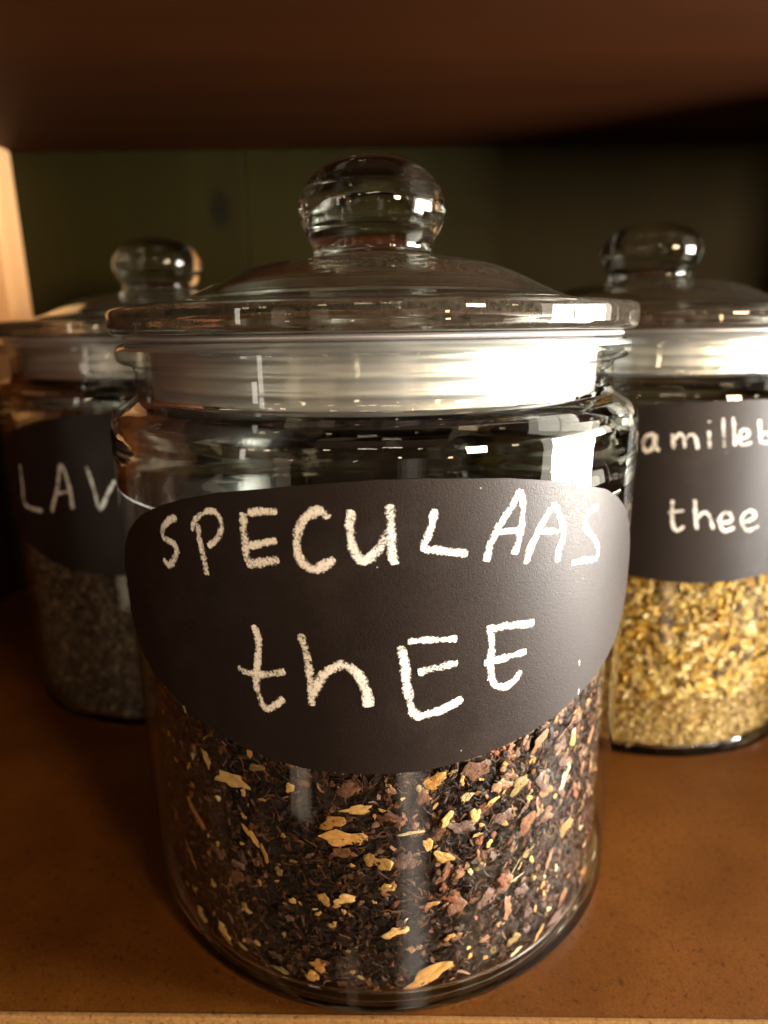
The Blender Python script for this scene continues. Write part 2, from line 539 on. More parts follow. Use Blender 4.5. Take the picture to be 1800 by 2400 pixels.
ko = smooth_profile(knob_out, 5); do = smooth_profile(dome_out, 4); ki = smooth_profile(knob_in, 5)
# walked downward on the outside: reverse so that normals point out
KNOB_O = list(reversed(ko)); DOME_R = list(reversed(do)); KNOB_I = list(reversed(ki))
def join_meshes(name, meshes):
    bm = bmesh.new()
    for me in meshes:
        bm.from_mesh(me)
    out = bpy.data.meshes.new(name)
    bm.to_mesh(out); bm.free()
    out.polygons.foreach_set('use_smooth', [True] * len(out.polygons))
    return out
KNOB = join_meshes('lid_knob', [lathe('a', KNOB_O, 160), lathe('b', KNOB_I, 160)])
DOME = lathe('lid_dome', DOME_R, 192)

ring_ctrl = [(61.4, 146.7), (61.4, 146.7), (62.4, 146.3), (62.9, 147.1), (62.9, 151.6), (62.9, 151.6), (63.08, 152.3), (63.08, 152.9), (62.9, 153.6), (62.9, 153.6),
             (62.9, 155.4), (62.9, 155.4), (63.08, 156.1), (63.08, 156.7), (62.9, 157.4), (62.9, 157.4), (62.9, 159.2), (62.9, 159.2), (63.08, 159.9), (63.08, 160.5), (63.0, 161.2), (63.0, 161.2),
             (63.0, 162.5), (63.0, 162.5), (61.8, 162.6), (61.8, 162.6), (61.8, 163.8), (61.8, 163.8), (69.0, 163.9), (69.0, 163.9), (69.5, 164.5), (69.0, 165.2), (69.0, 165.2), (62.0, 165.1), (62.0, 165.1), (61.2, 163), (61.2, 163), (61.4, 146.7)]
RING = lathe('sealing_ring', smooth_profile(ring_ctrl, 3), 192)

# sticker outline, angle (deg) -> height (mm)
TOP = [(-68.5, 98), (-67.5, 103), (-65.5, 107), (-62, 111.5), (-58, 115.8), (-53, 120.6), (-47.8, 124.6), (-40.5, 128.5), (-33.6, 131.4), (-26.2, 133.7), (-17.8, 135.3), (-9.9, 136.6), (0, 137.5), (7.5, 137.5), (20.5, 136.4), (28.6, 134.8), (36, 132.6), (44.5, 129.8), (50.2, 126.4), (55.2, 122.4), (59.5, 117.2), (64, 110.5), (67, 105), (68.5, 100)]
BOT = [(-68.5, 98), (-67, 94.5), (-64, 91.5), (-60, 88.3), (-55, 85.0), (-50.5, 82.5), (-44.6, 80.7), (-39.3, 78.8), (-34.8, 76.9), (-28.9, 74.9), (-23.6, 73.4), (-17.6, 72.1), (-12, 71.3), (-4.9, 71), (0.3, 71), (7.3, 71.2), (15.3, 72.4), (21.6, 73.7), (27.7, 75.2), (33.7, 76.9), (39.4, 79), (45.2, 81.1), (51.6, 84), (57, 87.1), (62, 91.6), (66.5, 96), (68.5, 100)]
def interp(tab, x):
    for (a, u), (b, v) in zip(tab, tab[1:]):
        if a <= x <= b:
            return u + (v - u) * (x - a) / (b - a)
    return tab[0][1] if x < tab[0][0] else tab[-1][1]
def cyl(ang, z, r):
    a = math.radians(ang)
    return (r * MM * math.sin(a), -r * MM * math.cos(a), z * MM)
def label_mesh():
    angs = [-68.5, -68.3, -68, -67.5, -66.8, -66] + [-65 + 1.25 * i for i in range(105)] + [66, 66.8, 67.5, 68, 68.3, 68.5]
    rows = 8
    verts, faces = [], []
    for r in (75.03, 75.26):
        for a in angs:
            t, b = interp(TOP, a), interp(BOT, a)
            for k in range(rows + 1):
                verts.append(cyl(a, b + (t - b) * k / rows, r))
    n = len(angs); w = rows + 1; off = n * w
    for i in range(n - 1):
        for k in range(rows):
            f = [i * w + k, (i + 1) * w + k, (i + 1) * w + k + 1, i * w + k + 1]
            faces.append([off + x for x in f])
            faces.append(list(reversed(f)))
    for row, flip in ((0, False), (rows, True)):
        for i in range(n - 1):
            q = [verts[i * w + row], verts[(i + 1) * w + row], verts[off + (i + 1) * w + row], verts[off + i * w + row]]
            b0 = len(verts)
            verts += q
            faces.append([b0 + 3, b0 + 2, b0 + 1, b0] if flip else [b0, b0 + 1, b0 + 2, b0 + 3])
    me = bpy.data.meshes.new('chalk_label')
    me.from_pydata(verts, [], faces)
    me.polygons.foreach_set('use_smooth', [True] * len(me.polygons))
    me.update()
    return me
LABEL = label_mesh()

def catmull(pts, step=0.4):
    out = []
    n = len(pts)
    for i in range(n - 1):
        p0 = pts[max(i - 1, 0)]; p1 = pts[i]; p2 = pts[i + 1]; p3 = pts[min(i + 2, n - 1)]
        L = math.hypot(p2[0] - p1[0], p2[1] - p1[1])
        k = max(2, int(L / step))
        for j in range(k):
            t = j / k
            out.append(tuple(0.5 * ((2 * p1[a]) + (-p0[a] + p2[a]) * t + (2 * p0[a] - 5 * p1[a] + 4 * p2[a] - p3[a]) * t * t
                                    + (-p0[a] + 3 * p1[a] - 3 * p2[a] + p3[a]) * t ** 3) for a in (0, 1)))
    out.append(pts[-1])
    return out

def letter_mesh(strokes, rng):
    verts, faces, uvs = [], [], []
    K = math.radians(1) * 75.3
    for si, st in enumerate(strokes):
        w = st[0]
        pts = [(a * K, z) for a, z in st[1:]]
        pl = catmull(pts)
        r = 75.33 + 0.035 * si
        n = len(pl)
        base = len(verts)
        cols = 5
        arc = 0
        ph = rng.uniform(0, 6)
        # extra points for blunt ends
        for i, p in enumerate(pl):
            q0 = pl[max(i - 1, 0)]; q1 = pl[min(i + 1, n - 1)]
            dx, dy = q1[0] - q0[0], q1[1] - q0[1]
            L = math.hypot(dx, dy) or 1
            nx, ny = -dy / L, dx / L
            if i: arc += math.hypot(p[0] - pl[i - 1][0], p[1] - pl[i - 1][1])
            e = min(i, n - 1 - i)
            half = 0.5 * w * (1.34 + 0.10 * math.sin(arc * 1.1 + ph) + 0.06 * math.sin(arc * 3.1 + ph * 2))
            half *= [0.62, 0.86, 0.97][e] if e < 3 else 1.0
            for c in range(cols):
                v = -1 + 2 * c / (cols - 1)
                s, z = p[0] + nx * half * v, p[1] + ny * half * v
                verts.append(cyl(s / K, z, r))
                uvs.append((arc, v if e > 0 else (0.85 if v >= 0 else -0.85)))
        for i in range(n - 1):
            for c in range(cols - 1):
                a = base + i * cols + c
                faces.append((a, a + cols, a + cols + 1, a + 1))
    me = bpy.data.meshes.new('letter')
    me.from_pydata(verts, [], faces)
    ul = me.uv_layers.new(name='stroke')
    for lp in me.loops:
        ul.data[lp.index].uv = uvs[lp.vertex_index]
    me.materials.append(MAT['chalk'])
    me.update()
    return me

MAIN_LETTERS = [('S', [[1.63, (-35.7, 126.8), (-37.9, 125.6), (-40.1, 123.2), (-40.0, 121.2), (-37.4, 120.5), (-36.5, 119.0), (-37.8, 116.2), (-39.5, 114.8), (-40.8, 116.0)]]),
    ('P', [[1.68, (-30.9, 126.5), (-30.6, 122.2), (-30.0, 118.5), (-29.7, 114.8)], [1.34, (-32.2, 124.4), (-31.1, 127.2), (-28.6, 129.3), (-26.5, 129.3), (-25.7, 127.1), (-26.4, 124.3), (-28.9, 121.5)]]),
    ('E', [[1.78, (-21.4, 130.1), (-21.5, 124.5), (-21.5, 119.3)], [1.48, (-20.6, 130.0), (-18.1, 130.7), (-15.5, 130.7)], [1.5, (-20.9, 123.0), (-18.4, 123.8), (-15.8, 124.7)], [1.9, (-21.5, 119.0), (-18.7, 119.6), (-15.6, 120.6)]]),
    ('C', [[1.89, (-7.3, 129.7), (-8.7, 131.2), (-10.7, 130.1), (-12.1, 127.2), (-12.6, 123.6), (-11.9, 120.6), (-10.4, 118.9), (-8.8, 119.4), (-6.7, 121.4)]]),
    ('U', [[1.88, (-4.0, 131.6), (-4.1, 127.0), (-3.7, 123.1), (-2.5, 121.0), (-0.9, 121.8), (0.6, 124.3), (1.6, 127.3)], [1.95, (2.0, 132.6), (1.9, 126.9), (2.1, 123.0), (2.4, 119.9)]]),
    ('L', [[1.56, (8.8, 131.2), (8.3, 128.2), (7.7, 125.7), (7.1, 123.1), (9.1, 122.6), (11.4, 122.0), (14.2, 121.2)]]),
    ('A', [[1.61, (23.1, 133.8), (21.5, 130.2), (19.4, 126.5), (18.0, 122.7), (17.3, 119.0)], [1.61, (23.1, 133.8), (23.8, 128.9), (23.4, 124.5), (22.4, 119.7)], [1.28, (19.0, 125.2), (20.9, 125.2), (23.8, 124.9)]]),
    ('A', [[1.67, (30.2, 129.6), (28.1, 126.3), (26.6, 123.0), (25.4, 120.0), (24.8, 117.1)], [1.76, (30.2, 129.6), (31.9, 125.5), (32.6, 121.7), (31.8, 118.5), (31.7, 115.9)], [1.32, (27.2, 123.8), (29.2, 123.6), (32.2, 122.9)]]),
    ('S', [[1.51, (42.3, 126.3), (39.7, 125.9), (38.2, 124.1), (38.8, 122.0), (41.4, 118.8), (43.2, 115.8), (42.7, 113.5), (39.2, 114.2), (35.2, 114.6)]]),
    ('t', [[1.59, (-21.1, 105.1), (-20.3, 102.4), (-20.5, 97.5), (-21.2, 92.3), (-20.9, 88.3), (-19.6, 85.2), (-17.9, 86.6), (-16.3, 88.6)], [1.55, (-24.8, 94.3), (-22.4, 93.3), (-19.7, 93.6), (-15.7, 95.2)]]),
    ('h', [[1.74, (-12.8, 104.4), (-11.9, 99.8), (-11.6, 95.5), (-11.3, 91.6), (-11.3, 87.4)], [2.05, (-11.2, 89.6), (-9.9, 93.6), (-8.1, 96.4), (-6.0, 97.4), (-4.1, 96.3), (-2.8, 93.6), (-2.2, 90.7), (-2.0, 87.7)]]),
    ('E', [[1.81, (3.4, 102.0), (4.0, 97.2), (4.3, 92.4), (5.0, 87.4), (5.9, 85.3), (8.6, 85.5), (11.4, 86.7), (13.8, 88.1)], [1.38, (4.4, 102.8), (7.2, 102.9), (12.6, 102.5)], [1.66, (6.1, 95.6), (8.9, 96.2), (12.8, 96.9)]]),
    ('E', [[1.59, (18.4, 104.6), (18.7, 99.7), (18.6, 95.3), (18.9, 91.7), (19.9, 89.6), (22.0, 89.1), (23.8, 90.3), (24.7, 92.0)], [1.77, (18.4, 103.4), (21.5, 103.6), (27.1, 102.8)], [1.52, (17.4, 95.8), (19.8, 96.0), (22.6, 96.2), (25.7, 96.4)]]),
    ('dot', [[0.44, (39.4, 88.8), (39.6, 87.2)]]),
    ('dot', [[0.45, (39.9, 81.1), (39.9, 79.2)]])]
LEFT_LETTERS = [('L', [[1.69, (-39.2, 114.6), (-39.7, 106.5), (-40.0, 97.5), (-30.0, 96.5)]]),
    ('A', [[1.66, (-25.6, 96.6), (-21.9, 106.5), (-19.0, 116.4), (-17.1, 108.0), (-17.0, 98.7)], [1.29, (-22.6, 104.6), (-17.1, 105.9)]]),
    ('V', [[1.59, (-10.1, 116.3), (-8.7, 107.2), (-7.7, 99.2), (-4.8, 104.9), (-1.8, 110.8)]])]
RIGHT_LETTERS = [('a', [[1.47, (-16.9, 129.7), (-18.8, 129.1), (-19.6, 126.1), (-18.6, 123.6), (-17.2, 125.0), (-16.7, 129.2), (-16.4, 125.2), (-15.3, 123.9)]]),
    ('m', [[1.46, (-12.6, 130.2), (-11.8, 124.7)], [1.27, (-12.0, 127.6), (-10.9, 129.9), (-9.7, 128.6), (-9.2, 125.0)], [1.27, (-9.4, 127.7), (-8.1, 129.9), (-6.7, 128.6), (-5.8, 124.6)]]),
    ('i', [[1.35, (-3.5, 131.1), (-2.8, 125.0)], [1.35, (-3.7, 134.7), (-3.5, 133.9)]]),
    ('l', [[1.35, (-0.2, 135.6), (1.1, 125.4)]]),
    ('l', [[1.35, (2.4, 135.8), (4.0, 125.7)]]),
    ('e', [[1.26, (5.1, 128.1), (7.2, 128.8), (6.9, 131.0), (5.3, 131.0), (4.8, 128.7), (5.9, 126.1), (8.6, 126.6)]]),
    ('b', [[1.35, (10.0, 134.5), (11.4, 125.7)], [1.27, (11.5, 126.4), (14.0, 126.5), (14.4, 128.6), (12.3, 129.9), (11.3, 128.6)]]),
    ('t', [[1.4, (-10.9, 106.3), (-10.3, 97.8), (-8.7, 95.2), (-7.2, 96.9)], [1.2, (-11.7, 101.7), (-7.6, 102.6)]]),
    ('h', [[1.39, (-5.2, 106.7), (-3.8, 95.7)], [1.3, (-4.0, 99.5), (-2.5, 101.9), (-0.7, 100.5), (0.7, 95.6)]]),
    ('e', [[1.3, (2.4, 97.8), (5.5, 98.5), (4.9, 101.2), (3.0, 101.4), (2.1, 98.4), (3.9, 95.0), (6.8, 96.0)]]),
    ('e', [[1.31, (9.0, 97.6), (12.7, 99.4), (11.2, 101.8), (9.2, 101.0), (8.7, 98.0), (10.8, 94.5), (14.2, 95.9)]])]
FLAKES = [(-31.51, 59.22, 8.4, 4.0, 5, 'y'),
    (-38.61, 62.1, 4.1, 1.7, -60, 'y'),
    (-44.69, 41.29, 8.7, 2.0, -25, 'o'),
    (-49.61, 24.37, 7.0, 2.1, -55, 'o'),
    (-59.47, 10.93, 2.4, 1.9, 0, 'y'),
    (-49.67, 11.86, 3.8, 1.9, -70, 'y'),
    (-40.59, 21.92, 2.0, 1.8, 0, 'y'),
    (-47.24, 2.99, 4.2, 2.5, -25, 'y'),
    (-38.3, 7.7, 4.9, 2.4, -40, 'y'),
    (-32.38, 7.03, 3.2, 1.6, -20, 'y'),
    (-37.48, -0.13, 4.1, 1.8, -35, 'y'),
    (-28.29, 11.07, 2.0, 1.8, 0, 'y'),
    (-22.48, 5.03, 3.5, 1.9, -30, 'v'),
    (-15.34, 4.16, 3.5, 3.3, 0, 'o'),
    (-13.79, 10.45, 3.8, 2.3, 10, 'o'),
    (-11.99, 31.3, 2.9, 2.9, 60, 'y'),
    (-7.65, 32.32, 5.1, 2.0, 0, 'y'),
    (-18.71, 29.04, 1.9, 1.5, -20, 'y'),
    (-30.85, 21.73, 1.9, 1.7, 0, 'y'),
    (-17.88, 62.11, 2.3, 1.9, 0, 'y'),
    (-7.67, 49.76, 9.2, 3.9, 5, 'o'),
    (-9.63, 54.04, 5.6, 2.8, 20, 'o'),
    (-4.71, 58.13, 6.6, 2.1, 10, 'y'),
    (-24.39, 40.43, 5.6, 1.3, -85, 'o'),
    (-27.44, 44.99, 5.6, 1.5, -45, 'o'),
    (-29.03, 49.91, 1.5, 1.5, 0, 'y'),
    (-68.39, 16.64, 2.0, 1.8, 0, 'y'),
    (-69.24, 11.07, 1.9, 1.7, 0, 'y'),
    (-40.92, 31.46, 1.2, 1.2, 0, 'o'),
    (-21.39, 37.09, 2.2, 1.8, -80, 'v'),
    (-6.18, 63.69, 5.5, 3.1, 15, 'b'),
    (-32.62, 29.45, 5.0, 3.5, 30, 'b'),
    (-38.28, 34.04, 4.3, 2.7, -30, 'b'),
    (-25.03, 65.36, 4.3, 1.8, 5, 'v'),
    (-14.29, 66.71, 3.1, 1.0, -20, 'b'),
    (-31.85, 33.77, 3.4, 2.7, 0, 'p'),
    (9.87, 64.34, 4.9, 4.5, 0, 'o'),
    (18.43, 65.45, 6.3, 4.9, 20, 'b'),
    (1.44, 55.78, 7.0, 2.8, -25, 'b'),
    (5.48, 51.32, 4.9, 1.1, 8, 'c'),
    (16.31, 58.93, 2.8, 1.8, 40, 'c'),
    (12.34, 53.63, 4.3, 2.1, 60, 'y'),
    (18.35, 53.08, 3.2, 2.9, 40, 'y'),
    (28.52, 57.51, 5.9, 2.9, 20, 'v'),
    (21.99, 55.61, 4.3, 1.8, 25, 'y'),
    (31.09, 44.86, 5.6, 4.1, 60, 'k'),
    (15.8, 50.89, 5.7, 2.9, -10, 'p'),
    (11.81, 43.24, 5.4, 2.2, -40, 'y'),
    (8.74, 47.5, 4.3, 1.8, -80, 'o'),
    (0.0, 42.83, 4.3, 3.9, -80, 'y'),
    (-2.77, 44.18, 3.2, 2.1, 50, 'y'),
    (0.51, 35.63, 4.0, 4.0, 0, 'y'),
    (35.43, 55.17, 5.6, 4.5, 50, 'p'),
    (43.01, 52.33, 5.8, 2.3, 45, 'c'),
    (45.83, 46.1, 4.3, 3.2, 70, 'k'),
    (45.31, 61.56, 4.6, 2.7, 80, 'y'),
    (44.6, 34.25, 6.8, 4.0, 45, 'v'),
    (38.59, 28.41, 6.7, 2.0, 50, 'k'),
    (25.25, 30.85, 3.0, 3.0, 0, 'r'),
    (26.71, 21.8, 5.4, 3.5, 80, 'k'),
    (21.67, 27.02, 5.7, 4.5, -20, 'p'),
    (14.83, 27.62, 4.1, 3.7, 0, 'b'),
    (2.34, 22.52, 5.2, 2.2, 10, 'y'),
    (9.16, 7.68, 12.5, 4.2, 25, 'o'),
    (29.54, 1.11, 3.2, 1.4, 10, 'c'),
    (16.48, 4.98, 5.4, 0.5, -38, 'k'),
    (9.1, 29.83, 4.0, 1.3, 10, 'o'),
    (13.3, 18.64, 2.3, 1.3, 20, 'o'),
    (23.21, 9.99, 2.3, 1.6, -80, 'v'),
    (28.77, 9.94, 3.5, 2.8, 0, 'v'),
    (36.92, 21.93, 2.0, 1.8, 0, 'y'),
    (57.08, 18.21, 2.1, 1.7, -60, 'c'),
    (59.41, 6.41, 4.8, 3.9, -60, 'o'),
    (56.39, 0.48, 3.0, 2.6, 0, 'k'),
    (45.34, 10.93, 5.4, 2.5, 60, 'k'),
    (24.64, 50.04, 4.8, 2.9, 30, 'p'),
    (23.45, 59.35, 3.6, 2.9, 40, 'k'),
    (42.4, 66.49, 6.8, 4.2, 10, 'k'),
    (25.91, 66.47, 2.3, 2.1, 0, 'k'),
    (33.4, 67.34, 5.9, 3.3, 40, 'k'),
    (49.66, 54.96, 3.6, 2.8, -50, 'p'),
    (14.0, 43.05, 4.3, 0.5, -45, 'b'),
    (28.28, 33.39, 4.6, 0.5, 35, 'c'),
    (28.83, 29.72, 4.2, 0.5, 15, 'c'),
    (42.55, -3.22, 5.9, 2.9, 20, 'p'),
    (36.23, -1.71, 4.9, 1.2, 30, 'o'),
    (7.83, 60.96, 3.8, 3.1, 0, 'k'),
    (57.41, 37.1, 3.7, 2.9, 30, 'k'),
    (56.25, 56.18, 3.2, 4.4, 0, 'k'),
    (52.66, 38.93, 3.7, 2.5, 60, 'o'),
    (32.44, 15.95, 2.8, 2.4, 0, 'p'),
    (30.28, 24.92, 3.5, 2.7, -20, 'p')]


# ------------------------------------------------------------------ the three jars
def jar(loc, rz, body_label, letters, label_rot, letter_rot, label_up=0.0, knob_h=1.0):
    j = thing('glass_jar', body_label, 'jar', loc, rz, 'glass storage jars on the shelf')
    link('body', BODY, None, j)
    lab = link('chalk_label', LABEL, MAT['label'], j)
    lab.rotation_euler = (0, 0, math.radians(label_rot))
    lab.location = (0, 0, label_up)
    rng = random.Random(len(letters))
    for n, st in letters:
        o = link('chalk_mark' if n == 'dot' else 'letter', letter_mesh(st, rng), None, lab)
        o.rotation_euler = (0, 0, math.radians(letter_rot - label_rot))
        o.location = (0, 0, -label_up)
    lid = link('lid', DOME, MAT['lid_glass'], j)
    lid.rotation_euler = (0, 0, 0.4)
    kn = link('knob', KNOB, MAT['glass'], lid)
    kn.scale = (1, 1, knob_h)
    kn.location = (0, 0, 0.1845 * (1 - knob_h))
    link('sealing_ring', RING, MAT['ring'], lid)
    return j

POS_L = (-0.1005, 0.130, 0.0)
POS_R = (0.1195, 0.100, 0.0)
Z0 = 0.0002
jar((0, 0, Z0), 0, 'large clear glass jar in front with SPECULAAS thEE chalked on its black label', MAIN_LETTERS, 0, 0)
jar((POS_L[0], POS_L[1], Z0), 0, 'glass jar behind at the left with LAV chalked on its black label', LEFT_LETTERS, 0, 0, 0.0, 0.9)
jar((POS_R[0], POS_R[1], Z0), 0, 'glass jar behind at the right with thee chalked above yellow chamomile', RIGHT_LETTERS, 2, 0, 0.004, 0.88)

# ------------------------------------------------------------------ contents
def frame_at(ang, z, r, rot=0.0, tilt=(0, 0)):
    a = math.radians(ang)
    out = Vector((math.sin(a), -math.cos(a), 0))
    tan = Vector((math.cos(a), math.sin(a), 0))
    up = Vector((0, 0, 1))
    M = Matrix((tan, up, out)).transposed().to_4x4()
    M = M @ Matrix.Rotation(math.radians(rot), 4, 'Z') @ Matrix.Rotation(tilt[0], 4, 'X') @ Matrix.Rotation(tilt[1], 4, 'Y')
    M.translation = Vector(cyl(ang, z, r))
    return M

def mound_mesh(name, r, h, seed, amp):
    rng = random.Random(seed)
    prof_n = 10
    seg = 72
    verts, faces = [], []
    rings = [(r - 2, 2.8), (r, 4.4)] + [(r, 4.4 + (h - 6.4) * k / 6) for k in range(1, 7)] + [(r - 2, h), (r * .7, h + amp), (r * .35, h + 1.6 * amp)]
    for rr_, z in rings:
        for k in range(seg):
            a = 2 * math.pi * k / seg
            j = rng.uniform(-.35, .0)
            zz = z + (rng.uniform(-amp, amp) * .5 if z > h - 2.5 else 0)
            verts.append(((rr_ + j) * MM * math.cos(a), (rr_ + j) * MM * math.sin(a), zz * MM))
    for i in range(len(rings) - 1):
        for k in range(seg):
            faces.append((i * seg + k, i * seg + (k + 1) % seg, (i + 1) * seg + (k + 1) % seg, (i + 1) * seg + k))
    verts.append((0, 0, (h + 2 * amp) * MM)); t = len(verts) - 1
    L = (len(rings) - 1) * seg
    for k in range(seg):
        faces.append((L + k, L + (k + 1) % seg, t))
    verts.append((0, 0, 2.8 * MM)); t = len(verts) - 1
    for k in range(seg):
        faces.append(((k + 1) % seg, k, t))
    me = bpy.data.meshes.new(name)
    me.from_pydata(verts, [], faces)
    me.update()
    return me

class Bits:
    """many loose pieces in one mesh with a colour for each"""
    def __init__(s):
        s.v, s.f, s.c = [], [], []
    def strip(s, M, L, w, curl, th, col, n=4):
        b = len(s.v)
        for i in range(n + 1):
            t = i / n - .5
            x = t * L
            y = curl * (4 * t * t - .5) * L
            ww = w * (0.35 + 0.65 * math.sin(math.pi * min(max(i / n, .08), .92)))
            for (dy, dz) in ((-ww / 2, 0), (0, th), (ww / 2, 0), (0, -th)):
                s.v.append(M @ Vector((x * MM, (y + dy) * MM, dz * MM)))
        for i in range(n):
            for k in range(4):
                a = b + i * 4 + k; c = b + i * 4 + (k + 1) % 4
                s.f.append((a, c, c + 4, a + 4)); s.c.append(col)
        s.f.append((b + 3, b + 2, b + 1, b)); s.c.append(col)
        e = b + n * 4
        s.f.append((e, e + 1, e + 2, e + 3)); s.c.append(col)
    def chip(s, M, L, w, th, col, rng):
        b = len(s.v)
        n = 6
        for layer in (0, 1):
            for k in range(n):
                a = 2 * math.pi * k / n + rng.uniform(-.3, .3)
                q = rng.uniform(.65, 1.1)
                s.v.append(M @ Vector((L / 2 * q * math.cos(a) * MM, w / 2 * q * math.sin(a) * MM, (th / 2 if layer else -th / 2) * MM)))
        s.v.append(M @ Vector((0, 0, th * MM)))
        for k in range(n):
            k2 = (k + 1) % n
            s.f.append((b + k, b + k2, b + n + k2, b + n + k)); s.c.append(col)
            s.f.append((b + n + k, b + n + k2, b + 2 * n)); s.c.append(col)
        s.f.append(tuple(b + n - 1 - k for k in range(n))); s.c.append(col)
    def build(s, name, mat, parent, smooth=False):
        me = bpy.data.meshes.new(name)
        me.from_pydata([tuple(v) for v in s.v], [], s.f)
        at = me.attributes.new('tone', 'FLOAT_COLOR', 'FACE')
        flat = []
        for c in s.c:
            flat += [c[0], c[1], c[2], 1.0]
        at.data.foreach_set('color', flat)
        if smooth:
            me.polygons.foreach_set('use_smooth', [True] * len(me.polygons))
        me.update()
        o = link(name, me, mat, parent)
        o['kind'] = 'stuff'
        return o

def flake_mesh(seed, aspect_noise=0.25):
    rng = random.Random(seed)
    n = 14
    outl = []
    p1, p2, p3 = rng.uniform(0, 6), rng.uniform(0, 6), rng.uniform(0, 6)
    for k in range(n):
        a = 2 * math.pi * k / n
        q = 1 + .20 * math.sin(2 * a + p1) + .17 * math.sin(3 * a + p2) + .13 * math.sin(5 * a + p3) + rng.uniform(-.20, .16)
        outl.append((0.5 * q * math.cos(a), 0.5 * q * math.sin(a)))
    cx, cy_ = rng.uniform(-.18, .18), rng.uniform(-.18, .18)
    curl = rng.uniform(-.9, .5)
    def h(x, y):
        return curl * (x * x) + rng.uniform(-.07, .07) + 0.16 * math.sin(6 * x + p1) * math.cos(5 * y + p2)
    verts, faces = [], []
    for (sc_, dz) in ((1.0, -.05), (1.0, .02), (.62, .09)):
        for (x, y) in outl:
            x2, y2 = cx * (1 - sc_) + x * sc_, cy_ * (1 - sc_) + y * sc_
            verts.append((x2, y2, h(x2, y2) + dz))
    verts.append((cx, cy_, h(cx, cy_) + .10)); top = len(verts) - 1
    for layer in (0, 1):
        for k in range(n):
            k2 = (k + 1) % n
            faces.append((layer * n + k, layer * n + k2, (layer + 1) * n + k2, (layer + 1) * n + k))
    for k in range(n):
        faces.append((2 * n + k, 2 * n + (k + 1) % n, top))
    faces.append(tuple(range(n - 1, -1, -1)))
    return verts, faces

FLAKE_BASE = [flake_mesh(100 + i) for i in range(12)]
FLAKE_ME = {}
def flake_me(i, key):
    if (i, key) not in FLAKE_ME:
        me = bpy.data.meshes.new('flake')
        me.from_pydata(FLAKE_BASE[i][0], [], FLAKE_BASE[i][1])
        me.materials.append(MAT[key])
        me.polygons.foreach_set('use_smooth', [True] * len(me.polygons))
        me.update()
        FLAKE_ME[(i, key)] = me
    return FLAKE_ME[(i, key)]

# ---- speculaas tea in the front jar
m, nt, out = new_mat('dark_tea_core')
p = principled(nt, out)
nt.links.new(ramp(nt, noise(nt, 500, 4), [(0.35, (0.010, 0.005, 0.004)), (0.7, (0.032, 0.016, 0.011))]), p.inputs['Base Color'])
p.inputs['Roughness'].default_value = 0.8
MAT['core'] = m
tea = thing('loose_tea', 'dark loose tea with ochre peel and brown leaf flakes filling the front jar', 'tea', (0, 0, Z0))
link('mound', mound_mesh('mound', 69.7, 82, 3, 1.2), MAT['core'], tea)
rng = random.Random(11)
bits = Bits()
TEA_TONES = [((0.010, 0.004, 0.0022), 7), ((0.022, 0.0085, 0.0045), 5), ((0.046, 0.018, 0.009), 3.5), ((0.080, 0.031, 0.017), 2.6), ((0.12, 0.058, 0.040), 1.2), ((0.15, 0.06, 0.020), 1.1), ((0.30, 0.16, 0.06), .35)]
def pick(tab, rng):
    s = sum(w for _, w in tab); u = rng.uniform(0, s)
    for c, w in tab:
        u -= w
        if u <= 0:
            k = rng.uniform(.75, 1.25)
            return tuple(x * k for x in c)
    return tab[0][0]
for i in range(15000):
    front = i < 12500
    ang = rng.uniform(-88, 88) if front else rng.uniform(92, 268)
    z = rng.uniform(3.6, 83.0)
    L = rng.uniform(1.2, 4.6) if z > 22 else rng.uniform(0.8, 3.2)
    M = frame_at(ang, z, rng.uniform(69.8, 70.75), rng.uniform(0, 360), (rng.gauss(0, .35), rng.gauss(0, .22)))
    if rng.random() < .62:
        bits.strip(M, L, rng.uniform(.3, .8), rng.uniform(-.3, .3), rng.uniform(.06, .15), pick(TEA_TONES, rng), 3)
    else:
        bits.chip(M, rng.uniform(1.0, 3.2), rng.uniform(.7, 2.0), .12, pick(TEA_TONES, rng), rng)
for i in range(2200):
    rr_ = 69 * math.sqrt(rng.random()); a = rng.uniform(0, 2 * math.pi)
    M = Matrix.Translation((rr_ * MM * math.cos(a), rr_ * MM * math.sin(a), (83 + 1.6 * (1 - rr_ / 70)) * MM)) @ Matrix.Rotation(rng.uniform(0, 6.28), 4, 'Z') @ Matrix.Rotation(rng.gauss(0, .3), 4, 'X')
    bits.strip(M, rng.uniform(1.5, 5), rng.uniform(.4, 1.2), rng.uniform(-.3, .3), .15, pick(TEA_TONES, rng), 3)
bits.build('tea_shreds', MAT['shred'], tea)

